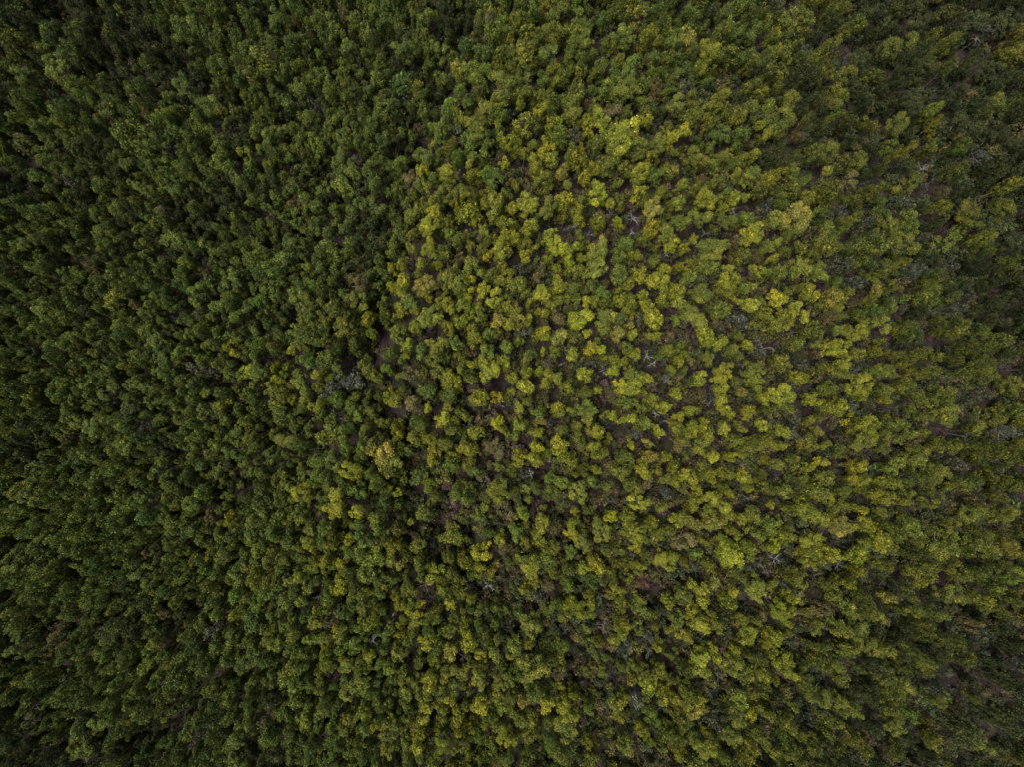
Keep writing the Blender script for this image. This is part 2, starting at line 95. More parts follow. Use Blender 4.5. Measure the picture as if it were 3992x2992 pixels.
def leaf_material(name, rough=.75, spread=.5, trans=.3):
    m, t, out = nt(name)
    N, L = t.nodes.new, t.links.new
    tint = N("ShaderNodeAttribute"); tint.attribute_type = 'INSTANCER'; tint.attribute_name = "tint"
    var = N("ShaderNodeAttribute"); var.attribute_type = 'GEOMETRY'; var.attribute_name = "leafvar"
    mul = N("ShaderNodeVectorMath"); mul.operation = 'MULTIPLY'
    L(tint.outputs["Color"], mul.inputs[0]); L(var.outputs["Color"], mul.inputs[1])
    b = N("ShaderNodeBsdfPrincipled"); b.inputs["Roughness"].default_value = rough
    b.inputs["Specular IOR Level"].default_value = .2
    L(mul.outputs[0], b.inputs["Base Color"])
    if trans:
        tr = N("ShaderNodeBsdfTranslucent"); L(mul.outputs[0], tr.inputs["Color"])
        mx = N("ShaderNodeMixShader"); mx.inputs[0].default_value = trans
        L(b.outputs[0], mx.inputs[1]); L(tr.outputs[0], mx.inputs[2]); L(mx.outputs[0], out.inputs[0])
    else:
        L(b.outputs[0], out.inputs[0])
    return m

M_LEAF = leaf_material("leaves", trans=TRANS)
M_TWIG = leaf_material("twigs", rough=.9, trans=0)

def plain(name, col, col2=None, scale=4, rough=.85):
    m, t, out = nt(name); N, L = t.nodes.new, t.links.new
    b = N("ShaderNodeBsdfPrincipled"); b.inputs["Roughness"].default_value = rough
    b.inputs["Specular IOR Level"].default_value = .2
    if col2:
        tc = N("ShaderNodeTexCoord"); n = N("ShaderNodeTexNoise"); n.inputs["Scale"].default_value = scale
        n.inputs["Detail"].default_value = 6
        r = N("ShaderNodeValToRGB"); r.color_ramp.elements[0].color = (*col, 1); r.color_ramp.elements[1].color = (*col2, 1)
        r.color_ramp.elements[0].position = .35; r.color_ramp.elements[1].position = .65
        L(tc.outputs["Object"], n.inputs["Vector"]); L(n.outputs[0], r.inputs[0]); L(r.outputs[0], b.inputs["Base Color"])
    else:
        b.inputs["Base Color"].default_value = (*col, 1)
    L(b.outputs[0], out.inputs[0])
    return m

M_BARK = plain("bark", (.055, .045, .035), (.13, .11, .09), 3)
M_DEAD = [plain("weathered_wood_dark", (.05, .047, .047), (.11, .105, .105), 2), plain("weathered_wood", (.07, .07, .068), (.135, .133, .13), 2),
          plain("weathered_wood_pale", (.12, .125, .12), (.24, .25, .235), 2)]

def ground_material():
    m, t, out = nt("forest_floor"); N, L = t.nodes.new, t.links.new
    tc = N("ShaderNodeTexCoord")
    def noi(s, d=8, r=.6):
        n = N("ShaderNodeTexNoise"); n.inputs["Scale"].default_value = s; n.inputs["Detail"].default_value = d
        n.inputs["Roughness"].default_value = r; L(tc.outputs["Object"], n.inputs["Vector"]); return n
    a, b2, c = noi(.09), noi(1.6, 8, .7), noi(.035, 4)
    r1 = N("ShaderNodeValToRGB"); e = r1.color_ramp.elements
    e[0].position, e[0].color = .36, (*FLOOR_A, 1)
    e[1].position, e[1].color = .68, (*FLOOR_C, 1)
    k = e.new(.5); k.color = (*FLOOR_B, 1)
    L(b2.outputs[0], r1.inputs[0])
    r2 = N("ShaderNodeValToRGB"); r2.color_ramp.elements[0].position = .52; r2.color_ramp.elements[1].position = .66
    L(a.outputs[0], r2.inputs[0])
    mx = N("ShaderNodeMix"); mx.data_type = 'RGBA'; mx.inputs[7].default_value = (.024, .028, .010, 1)
    L(r2.outputs[0], mx.inputs[0]); L(r1.outputs[0], mx.inputs[6])
    p = N("ShaderNodeBsdfPrincipled"); p.inputs["Roughness"].default_value = 1; p.inputs["Specular IOR Level"].default_value = .1
    bump = N("ShaderNodeBump"); bump.inputs["Strength"].default_value = .8; bump.inputs["Distance"].default_value = .3
    L(b2.outputs[0], bump.inputs["Height"]); L(bump.outputs[0], p.inputs["Normal"])
    L(mx.outputs[2], p.inputs["Base Color"]); L(p.outputs[0], out.inputs[0])
    return m

# ------------------------------------------------------------------ ground
def build_ground():
    xs = np.concatenate([[-4000, -2000, -1000, -500], np.arange(-300, 301, 5), [500, 1000, 2000, 4000]]).astype(float)
    n = len(xs)
    v = [(x, y, ground_z(x, y)) for y in xs for x in xs]
    f = [(j * n + i, j * n + i + 1, (j + 1) * n + i + 1, (j + 1) * n + i) for j in range(n - 1) for i in range(n - 1)]
    me = bpy.data.meshes.new("ground"); me.from_pydata(v, [], f); me.update()
    for p in me.polygons: p.use_smooth = True
    me.materials.append(ground_material())
    o = bpy.data.objects.new("ground", me); COL.objects.link(o)
    o["kind"] = "structure"; o["label"] = "brown leaf-littered forest floor showing between the trees"
build_ground()

# ------------------------------------------------------------------ mesh helpers
def unit(v):
    return v / np.maximum(np.linalg.norm(v, axis=-1, keepdims=True), 1e-9)

def quads_mesh(name, P, face_rgb, mats, mat_idx=None):
    """P: (n,4,3) corners; every face takes one colour factor"""
    n = len(P)
    me = bpy.data.meshes.new(name)
    me.vertices.add(n * 4); me.vertices.foreach_set("co", P.reshape(-1).astype(np.float32))
    me.loops.add(n * 4); me.loops.foreach_set("vertex_index", np.arange(n * 4, dtype=np.int32))
    me.polygons.add(n); me.polygons.foreach_set("loop_start", np.arange(0, n * 4, 4, dtype=np.int32))
    me.polygons.foreach_set("loop_total", np.full(n, 4, dtype=np.int32))
    for m in mats: me.materials.append(m)
    if mat_idx is not None: me.polygons.foreach_set("material_index", mat_idx.astype(np.int32))
    a = me.attributes.new("leafvar", 'FLOAT_COLOR', 'FACE')
    a.data.foreach_set("color", np.concatenate([face_rgb, np.ones((n, 1))], 1).reshape(-1).astype(np.float32))
    me.update(calc_edges=True); me.validate()
    return me

def leaf_quads(C, Nrm, size, jit=.55):
    """a small bent-free leaf spray (a quad) at each centre, facing roughly along Nrm"""
    n = len(C)
    nr = unit(Nrm + rng.normal(0, jit, (n, 3)))
    t = unit(np.cross(nr, unit(rng.normal(0, 1, (n, 3)))))
    b = np.cross(nr, t)
    s = size * rng.uniform(.6, 1.35, (n, 1)); w = s * rng.uniform(.45, .95, (n, 1))
    k = rng.uniform(-.35, .35, (n, 1))
    return np.stack([C - t * s * .5, C + b * w * .5 + t * s * k, C + t * s * .5, C - b * w * .5 + t * s * k * .6], 1)

def tubes(paths, sides=4):
    """square-ish tubes along paths of (point, radius) -> quads"""
    out = []
    for pts in paths:
        P = np.array([p for p, r in pts]); R = [r for p, r in pts]
        rings = []
        for i in range(len(P)):
            d = P[min(i + 1, len(P) - 1)] - P[max(i - 1, 0)]
            d = d / (np.linalg.norm(d) + 1e-9)
            u = np.cross(d, [0, 0, 1.] if abs(d[2]) < .9 else [1., 0, 0]); u /= np.linalg.norm(u); w = np.cross(d, u)
            a = np.arange(sides) * 2 * math.pi / sides
            rings.append(P[i] + R[i] * (np.cos(a)[:, None] * u + np.sin(a)[:, None] * w))
        for i in range(len(P) - 1):
            for s in range(sides):
                s2 = (s + 1) % sides
                out.append([rings[i][s], rings[i][s2], rings[i + 1][s2], rings[i + 1][s]])
    return np.array(out)

# ------------------------------------------------------------------ crowns (unit radius; z -1.25 .. 1)
def crown_points(n, lobes, lobe_r, bumps, bump_r, squash=1., gap=.0, seed=0, even=.0):
    r = np.random.default_rng(seed)
    LC = []; LR = []
    tries = 0
    while len(LC) < lobes and tries < 4000:
        tries += 1
        a = r.uniform(0, 2 * math.pi); rad = math.sqrt(r.uniform(0, 1)) * (1 - lobe_r * .8)
        top = math.sqrt(max(0, 1 - (rad / 1.02) ** 2))
        z = r.uniform(-.9, 1) ; z = min(z, 1) * (top * .85) if z > 0 else z * (.9 if rad > .3 else .2)
        c = np.array([rad * math.cos(a), rad * math.sin(a), z * squash])
        rr = lobe_r * r.uniform(.62, 1.2)
        if all(np.linalg.norm(c - q) > (rr + qr) * (.55 + gap) for q, qr in zip(LC, LR)):
            LC.append(c); LR.append(rr)
    LC = np.array(LC); LR = np.array(LR)
    nl = len(LC)
    # bumps on each lobe
    B = []; BR = []; BL = []
    for i in range(nl):
        d = unit(r.normal(0, 1, (bumps, 3)) + np.array([0, 0, .45]))
        out = LC[i] * [1, 1, .4]; d = unit(d + .35 * out)
        B.append(LC[i] + d * LR[i] * r.uniform(.62, 1.0, (bumps, 1))); BR.append(bump_r * LR[i] * r.uniform(.6, 1.25, bumps)); BL.append(np.full(bumps, i))
    B = np.concatenate(B); BR = np.concatenate(BR); BL = np.concatenate(BL)
    w = BR ** 2; w = w / w.sum()
    k = r.choice(len(B), n, p=w)
    d = unit(r.normal(0, 1, (n, 3)) + np.array([0, 0, .35]))
    shell = r.uniform(.72, 1.06, (n, 1)); inner = r.random(n) < .12
    shell[inner] = r.uniform(.2, .7, (inner.sum(), 1))
    P = B[k] + d * BR[k][:, None] * shell
    # outer stray leaves
    st = r.random(n) < .10
    P[st] += unit(r.normal(0, 1, (st.sum(), 3))) * BR[k][st][:, None] * .6
    nrm = unit(.75 * d + .6 * unit(P - LC[BL[k]]) + .5 * unit(P + [0, 0, .3]) + np.array([0, 0, .2]))
    lobevar = r.normal(0, 1, nl)[BL[k]]; bumpvar = r.normal(0, 1, len(B))[k]
    return P, nrm, lobevar, bumpvar, r

def leaf_colours(n, lv, bv, r, amp=1.):
    v = np.exp(amp * (.12 * lv + .15 * bv + .38 * r.normal(0, 1, n)))
    h = .03 * lv + .03 * bv + .07 * r.normal(0, 1, n)         # towards yellow (+) or blue-green (-)
    return np.stack([v * np.exp(h * 1.3), v, v * np.exp(-h * 1.5) * np.exp(.25 * r.normal(0, 1, n))], 1)

def make_crown(name, n, size, seed, **kw):
    P, nrm, lv, bv, r = crown_points(n, seed=seed, **kw)
    Q = leaf_quads(P, nrm, size)
    return Q, leaf_colours(n, lv, bv, r)

def trunk_paths(seed, top=.35, bottom=-5.5, limbs=6, thick=.075):
    r = np.random.default_rng(seed)
    tp = [(np.array([0, 0, bottom]), thick * 1.4), (np.array([r.normal(0, .05), r.normal(0, .05), bottom * .5]), thick),
          (np.array([r.normal(0, .06), r.normal(0, .06), -.6]), thick * .8), (np.array([0, 0, top]), thick * .35)]
    ps = [tp]
    for i in range(limbs):
        a = 2 * math.pi * (i + r.uniform(-.3, .3)) / limbs
        e = np.array([math.cos(a) * r.uniform(.5, .8), math.sin(a) * r.uniform(.5, .8), r.uniform(-.2, .5)])
        s = np.array([0, 0, r.uniform(-1.1, -.3)])
        ps.append([(s, thick * .5), ((s + e) / 2 + [0, 0, .08], thick * .35), (e, thick * .12)])
    return ps

def twig_crown(seed, n, spread=1., thick=.012, up=.5):
    """a leafless, finely twigged crown: limbs that fork into many thin shoots"""
    r = np.random.default_rng(seed); paths = []
    base = np.array([0, 0, -1.2])
    for i in range(9):
        a = r.uniform(0, 2 * math.pi); el = r.uniform(.25, 1.2)
        d = np.array([math.cos(a) * math.cos(el), math.sin(a) * math.cos(el), math.sin(el)]) 
        e = base * .5 + d * r.uniform(.5, .9) * spread
        paths.append([(base, thick * 2.2), ((base + e) / 2 + r.normal(0, .05, 3), thick * 1.8), (e, thick * 1.2)])
        for k in range(n // 9):
            t = r.uniform(.25, 1); s = base + (e - base) * t
            d2 = unit(d + r.normal(0, .65, 3) + np.array([0, 0, up]))
            e2 = s + d2 * r.uniform(.25, .6)
            paths.append([(s, thick), ((s + e2) / 2 + r.normal(0, .03, 3), thick * .7), (e2, thick * .4)])
    Q = tubes(paths, 3)
    v = np.exp(.35 * r.normal(0, 1, (len(Q) // 6, 1)).repeat(6, 0))
    v = np.concatenate([v, v[-1:].repeat(len(Q) - len(v), 0)]) if len(v) < len(Q) else v[:len(Q)]
    return Q, np.concatenate([v, v, v], 1)

# ------------------------------------------------------------------ colours of the kinds
TINT = {'B': (.128, .142, .011), 'Y': (.120, .126, .012), 'y': (.082, .092, .013), 'G': (.070, .094, .013), 'g': (.063, .082, .014),
        'k': (.034, .042, .011), 'b': (.074, .064, .022), 'o': (.125, .116, .020), 's': (.052, .057, .037), 'r': (.085, .048, .034)}
TINT = {k: tuple(c * TSCALE for c in v) for k, v in TINT.items()}

# ------------------------------------------------------------------ the survey
trees = []
for (ox, oy), s in SURVEY.items():
    for e in s.split(";"):
        x, y, d, c = e.split(); trees.append([ox + float(x) / 1.658, oy + float(y) / 1.658, float(d) / 1.658, c])
dead = []
for (ox, oy), s in DEAD.items():
    for e in s.split(";"):
        x, y, d, c = e.split(); dead.append([ox + float(x) / 1.658, oy + float(y) / 1.658, float(d) / 1.658, int(c)])
# broad regions of the wood: how yellow (with vignette and bright middle painted in), how open (rows from the top), spacing of the small crowns in photo pixels
YEL_LIGHT = ["112222443100", "222225665100", "222236876310", "223359888620", "333468988632", "333456777632", "333456666532", "223455455310", "122345444200"]
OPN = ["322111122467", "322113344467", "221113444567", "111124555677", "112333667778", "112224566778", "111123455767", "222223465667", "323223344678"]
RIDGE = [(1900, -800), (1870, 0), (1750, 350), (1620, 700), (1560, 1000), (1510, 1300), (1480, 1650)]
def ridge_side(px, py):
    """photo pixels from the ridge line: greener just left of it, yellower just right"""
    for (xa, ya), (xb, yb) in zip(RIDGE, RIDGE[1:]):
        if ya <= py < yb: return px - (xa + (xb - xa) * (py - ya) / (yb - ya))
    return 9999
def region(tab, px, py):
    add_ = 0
    if tab is YEL_LIGHT:
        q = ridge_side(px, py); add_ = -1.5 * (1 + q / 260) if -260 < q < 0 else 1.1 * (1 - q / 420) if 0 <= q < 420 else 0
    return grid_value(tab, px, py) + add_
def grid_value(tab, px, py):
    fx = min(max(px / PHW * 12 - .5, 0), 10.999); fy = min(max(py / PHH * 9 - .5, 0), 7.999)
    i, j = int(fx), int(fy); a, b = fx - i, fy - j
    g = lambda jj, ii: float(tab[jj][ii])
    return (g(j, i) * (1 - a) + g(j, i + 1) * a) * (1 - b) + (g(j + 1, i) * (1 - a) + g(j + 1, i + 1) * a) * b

for t in trees:                     # greener kinds to the left; towards the margins duller ones paint in the vignette
    q = region(YEL_LIGHT, t[0], t[1])
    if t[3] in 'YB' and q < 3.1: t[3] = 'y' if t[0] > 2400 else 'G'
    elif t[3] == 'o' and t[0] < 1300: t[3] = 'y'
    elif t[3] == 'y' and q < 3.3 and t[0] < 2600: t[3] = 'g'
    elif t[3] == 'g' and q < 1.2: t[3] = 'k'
# drop crowns surveyed twice where blocks meet
trees.sort(key=lambda t: -t[2]); kept = []
for t in trees:
    if all(math.hypot(t[0] - q[0], t[1] - q[1]) > .3 * (t[2] + q[2]) * .62 for q in kept): kept.append(t)
trees = kept
inframe = lambda t: 0 < t[0] < PHW and 0 < t[1] < PHH
single = [t for t in trees if inframe(t)][:300]
ids = {id(t) for t in single}
others = [t for t in trees if id(t) not in ids]

def small_size(px, py):
    u = min(max(px / PHW, 0), 1); v = min(max(py / PHH, 0), 1)
    return 55 + 15 * u + 12 * u * (1 - v) + 24 * min(1, max(0, (math.hypot(u - .5, v - .5) - .42) / .25))

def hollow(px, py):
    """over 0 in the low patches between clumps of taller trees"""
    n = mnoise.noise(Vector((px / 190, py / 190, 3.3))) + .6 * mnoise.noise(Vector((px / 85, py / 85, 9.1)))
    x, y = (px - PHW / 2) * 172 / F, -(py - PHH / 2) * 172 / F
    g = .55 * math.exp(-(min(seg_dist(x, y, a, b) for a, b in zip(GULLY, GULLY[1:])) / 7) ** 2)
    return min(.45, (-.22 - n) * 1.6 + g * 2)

# dart throwing over the frame and a wide border
cell = 60; grid = {}
def add(px, py, r): grid.setdefault((int(px // cell), int(py // cell)), []).append((px, py, r))
def free(px, py, r, k):
    i, j = int(px // cell), int(py // cell)
    for a in range(i - 2, i + 3):
        for b in range(j - 2, j + 3):
            for x, y, q in grid.get((a, b), ()):
                if (x - px) ** 2 + (y - py) ** 2 < (k * (q + r)) ** 2: return False
    return True
for x, y, d, c in trees: add(x, y, d / 2)
for x, y, d, c in dead: add(x, y, d * .42)
filler = []
for _ in range(120000):
    px, py = rnd.uniform(-750, PHW + 750), rnd.uniform(-700, PHH + 700)
    yl, op = region(YEL_LIGHT, px, py), region(OPN, px, py)
    d = small_size(px, py) * rnd.choice((.6, .72, .85, .85, 1, 1, 1.12, 1.12, 1.35, 1.7))
    hol = hollow(px, py)
    if (op > 3 and rnd.random() < .25) or (hol > 0 and op > 2.4 and rnd.random() < .5 + hol): continue
    if hol > 0: d *= .8
    if free(px, py, d / 2, .60 + .045 * op + .25 * max(hol, 0) * (op > 2.4)):
        add(px, py, d / 2)
        q = rnd.gauss(yl, .8) - (2.2 if hol > 0 else 0)  # darker kinds in the hollows: shade of the gaps put into leaf colour
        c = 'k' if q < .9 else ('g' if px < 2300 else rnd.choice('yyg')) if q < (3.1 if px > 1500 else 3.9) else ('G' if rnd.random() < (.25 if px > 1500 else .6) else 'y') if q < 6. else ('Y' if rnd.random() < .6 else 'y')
        if rnd.random() < .013 * (op - 1): c = rnd.choice("sbsob")
        filler.append([px, py, d, c])

def scaled(d, top, gz=0.): return d / F * (H - gz - top)      # photo pixels -> metres at that height

def tree_height(d): return 9.0 + 4.4 * rnd.random() + min(d, 130) * .04

def jitter_tint(c, amt=.12, q=5.):
    t = TINT[c]; v = math.exp(rnd.gauss(0, amt)) * (.80 + .04 * q); h = rnd.gauss(0, amt * .3)  # brightness follows the region: vignette and bright middle put into leaf colour
    return (t[0] * v * math.exp(h), t[1] * v, t[2] * v * math.exp(-h))

# ------------------------------------------------------------------ the single trees
def quads_obj_mesh(name, Q, col, mat):
    return quads_mesh(name, Q, col, [mat])

SHAPES = [dict(q, lobes=int(q['lobes'] * 1.15), lobe_r=q['lobe_r'] * 1.08, bump_r=q['bump_r'] * 1.06, gap=q.get('gap', 0) * .6) for q in [dict(lobes=9, lobe_r=.42, bumps=11, bump_r=.42), dict(lobes=12, lobe_r=.36, bumps=10, bump_r=.44), dict(lobes=7, lobe_r=.46, bumps=13, bump_r=.38, gap=.08),
          dict(lobes=14, lobe_r=.33, bumps=9, bump_r=.45, gap=.06), dict(lobes=5, lobe_r=.52, bumps=14, bump_r=.36), dict(lobes=10, lobe_r=.38, bumps=11, bump_r=.42, gap=.15),
          dict(lobes=8, lobe_r=.4, bumps=10, bump_r=.42, gap=.2), dict(lobes=16, lobe_r=.3, bumps=8, bump_r=.48, gap=.1)]]
big = []
for i in range(24):
    kw = dict(SHAPES[i % 8]); Q, c = make_crown("crown", 10000, .07, 100 + i, **kw)
    Q = Q.copy(); Q[..., 2] *= .95
    big.append(quads_obj_mesh("crown", Q, c, M_LEAF))
med = []
for i in range(10):
    kw = dict(SHAPES[(i * 3) % 8]); kw['lobes'] = max(4, kw['lobes'] - 3)
    Q, c = make_crown("crown", 6000, .09, 200 + i, **kw); med.append(quads_obj_mesh("crown", Q, c, M_LEAF))
def thin_crown(seed, n=1500, size=.1):
    Q1, c1 = twig_crown(seed, 170)
    Q2, c2 = make_crown("crown", n, size, seed + 7, lobes=9, lobe_r=.38, bumps=7, bump_r=.4, gap=.12)
    return Q1, c1, Q2, c2
thin_big = []
for i in range(4):
    Q1, c1, Q2, c2 = thin_crown(300 + i)
    thin_big.append(quads_mesh("crown", np.concatenate([Q1, Q2]), np.concatenate([c1 * 1.25, c2]), [M_TWIG, M_LEAF], np.concatenate([np.zeros(len(Q1)), np.ones(len(Q2))])))
twig_big = [quads_mesh("crown", *twig_crown(330 + i, 520, thick=.014), [M_TWIG]) for i in range(3)]
trunks = [quads_mesh("trunk", (q := tubes(trunk_paths(400 + i), 6)), np.ones((len(q), 3)), [M_BARK]) for i in range(6)]

def place_words(px, py):
    u, v = px / PHW, py / PHH
    hs = [(.045, "on the left edge"), (.14, "at far left"), (.25, "well left"), (.36, "left of centre"), (.46, "just left of centre"), (.54, "at mid-width"),
          (.64, "just right of centre"), (.75, "right of centre"), (.86, "well right"), (.955, "at far right"), (2, "on the right edge")]
    vs = [(.045, "at the top edge"), (.14, "near the top"), (.22, "a fifth down"), (.29, "a quarter down"), (.38, "a third down"), (.47, "just above mid-height"),
          (.53, "at mid-height"), (.62, "just below mid-height"), (.71, "two thirds down"), (.79, "three quarters down"), (.87, "near the bottom"), (.955, "close to the bottom"), (2, "at the bottom edge")]
    return next(w for k, w in vs if v < k) + " and " + next(w for k, w in hs if u < k)

CW = {'B': "bright lime-yellow", 'Y': "yellow-green", 'y': "olive-green", 'G': "fresh green", 'g': "mid-green", 'k': "dark green", 'b': "brownish", 'o': "orange-tinged", 's': "silvery grey", 'r': "reddish-brown"}
def size_word(d): return "very broad" if d > 98 else "broad" if d > 74 else "medium-sized" if d > 58 else "small"
lab = {}
for t in single:
    l = f"{size_word(t[2])} {CW[t[3]]} {'tree' if t[3] not in 'rs' else 'thin-leaved tree' if t[3] == 's' else 'leafless tree'} {place_words(t[0], t[1])}"
    lab.setdefault(l, []).append(t)
def split_ties(lab):
    out = {}
    for l, ts in lab.items():
        if len(ts) == 1: out[id(ts[0])] = l; continue
        ys, xs = [t[1] for t in ts], [t[0] for t in ts]
        if max(ys) - min(ys) >= max(xs) - min(xs):
            ts = sorted(ts, key=lambda t: t[1]); w = {2: ["upper", "lower"], 3: ["top", "middle", "lowest"]}
        else:
            ts = sorted(ts, key=lambda t: t[0]); w = {2: ["left-hand", "right-hand"], 3: ["leftmost", "middle", "rightmost"]}
        ws = w.get(len(ts)) or ["first", "second", "third", "fourth", "fifth", "sixth", "seventh"]
        for a, t in zip(ws, ts): out[id(t)] = l + f", the {a} one"
    return out
LAB = split_ties(lab)

def thing(name, loc, label, cat, group):
    o = bpy.data.objects.new(name, None); COL.objects.link(o); o.location = loc; o.empty_display_size = .5
    o["label"] = label; o["category"] = cat; o["group"] = group
    return o
def part(name, me, parent, loc=(0, 0, 0), rot=(0, 0, 0), scl=(1, 1, 1)):
    o = bpy.data.objects.new(name, me); COL.objects.link(o); o.parent = parent; o.location = loc; o.rotation_euler = rot; o.scale = scl
    return o

for t in single:
    px, py, d, c = t
    h = tree_height(d)
    if c in 'sbr': h -= 2.5
    w = scaled(d, h - 1.5, spot(px, py, h - 2)[2]) / 2 * 1.15
    kz = min(w * rnd.uniform(1.15, 1.7), h * .55)
    x, y, gz = spot(px, py, h - kz * .45)
    kind = 'thin_leaved_tree' if c == 's' else 'leafless_tree' if c == 'r' else 'broadleaf_tree'
    o = thing(kind, (x, y, gz), LAB[id(t)], "tree", "trees of the forest canopy")
    me = rnd.choice(thin_big) if c == 's' else rnd.choice(twig_big) if c == 'r' else rnd.choice(big if w > 1.9 else med)
    rz = rnd.uniform(0, 6.283); el = rnd.uniform(.88, 1.15)
    cr = part("crown", me, o, (0, 0, h - kz), (rnd.gauss(0, .08), rnd.gauss(0, .08), rz), (w * el, w / el, kz))
    cr["tint"] = jitter_tint(c, .12, region(YEL_LIGHT, px, py))
    tr = part("trunk", rnd.choice(trunks), o, (0, 0, h - kz), (0, 0, rz), (w, w, (h - kz) / 5.4))

# ------------------------------------------------------------------ bare dead trees
def branch_paths(r, base, d, length, rad, depth=0):
    pts = [(base, rad)]; p = base.copy(); dd = d.copy(); n = 4
    for i in range(n):
        dd = unit(dd + r.normal(0, .3, 3) + np.array([0, 0, .04])); p = p + dd * length / n
        pts.append((p.copy(), rad * (1 - .75 * (i + 1) / n)))
    out = [pts]
    if depth < 2:
        for k in range(r.integers(3, 6) if depth == 0 else r.integers(2, 4)):
            i = r.integers(1, n); b, rb = pts[i]
            nd = unit(dd + r.normal(0, .7, 3) * [1, 1, .5])
            out += branch_paths(r, b, nd, length * r.uniform(.35, .6), rb * .6, depth + 1)
    return out
dl = {}
for t in dead:
    w = ["dull grey", "grey", "pale bleached"][t[3]]
    s = "big" if t[2] > 60 else "small" if t[2] < 38 else "spindly"
    dl.setdefault(f"{s} {w} dead tree {place_words(t[0], t[1])}", []).append(t)
DL = split_ties(dl)
for i, t in enumerate(dead):
    px, py, d, pale = t; r = np.random.default_rng(900 + i)
    h = r.uniform(8.5, 11.); sp = scaled(d, h, spot(px, py, h)[2]) / 2 * 1.15
    x, y, gz = spot(px, py, h - sp * .3)
    o = thing("dead_tree", (x, y, gz), DL[id(t)], "dead tree", "bare dead trees standing in the forest")
    fork = max(3.5, h - sp * .9 - .6)
    lean = r.normal(0, .3, 2)
    tk = tubes([[(np.array([0, 0, -.2]), .17), (np.array([lean[0] * .5, lean[1] * .5, fork * .5]), .14), (np.array([lean[0], lean[1], fork + .3]), .10)]], 7)
    part("trunk", quads_mesh("trunk", tk, np.ones((len(tk), 3)), [M_DEAD[pale]]), o)
    nb = int(r.integers(4, 7)) if d > 40 else 3
    a0 = r.uniform(0, 6.28)
    for k in range(nb):
        a = a0 + 2 * math.pi * (k + r.uniform(-.3, .3)) / nb; el = r.uniform(.25, .8)
        dv = np.array([math.cos(a) * math.cos(el), math.sin(a) * math.cos(el), math.sin(el)])
        q = tubes(branch_paths(r, np.array([lean[0], lean[1], fork + r.uniform(-.5, .3)]), dv, sp * r.uniform(.75, 1.15), (.085 + .02 * pale) * DEADTH), 5)
        part("branch", quads_mesh("branch", q, np.ones((len(q), 3)), [M_DEAD[pale]]), o)

# ------------------------------------------------------------------ fallen trunks
for (x0, y0, x1, y1, l) in [(2860, 1290, 3030, 1282, "long thin fallen trunk in a dark gap above the big dead tree"), (2890, 1310, 2960, 1293, "short fallen trunk crossing just below a longer one"),
                            (2512, 2572, 2545, 2535, "fallen brown trunk in the gap of the lower middle"), (2222, 1333, 2275, 1335, "thin fallen pole between lime crowns above mid-photo")]:
    a = Vector(spot(x0, y0, 2.2)); b = Vector(spot(x1, y1, 2.2)); a.z += 1.2; b.z += 2.6
    c = a.lerp(b, .5) + Vector((0, .25, .1)); L_ = (b - a).length
    o = thing("fallen_tree", a, l, "fallen tree", "fallen trunks")
    pth = [(np.array(p - a), r_) for p, r_ in ((a, .16), (a.lerp(c, .5), .14), (c, .12), (c.lerp(b, .5), .09), (b, .04))]
    q = tubes([pth], 6); part("trunk", quads_mesh("trunk", q, np.ones((len(q), 3)), [M_DEAD[1]]), o)
    for k in range(3):
        r = np.random.default_rng(int(x0) + k); dv = np.array([*(unit(np.array(b - a)) + r.normal(0, .5, 3))])
        q = tubes(branch_paths(r, pth[2 + k % 2][0], unit(dv), L_ * .25, .05, 1), 4)
        part("branch", quads_mesh("branch", q, np.ones((len(q), 3)), [M_DEAD[1]]), o)

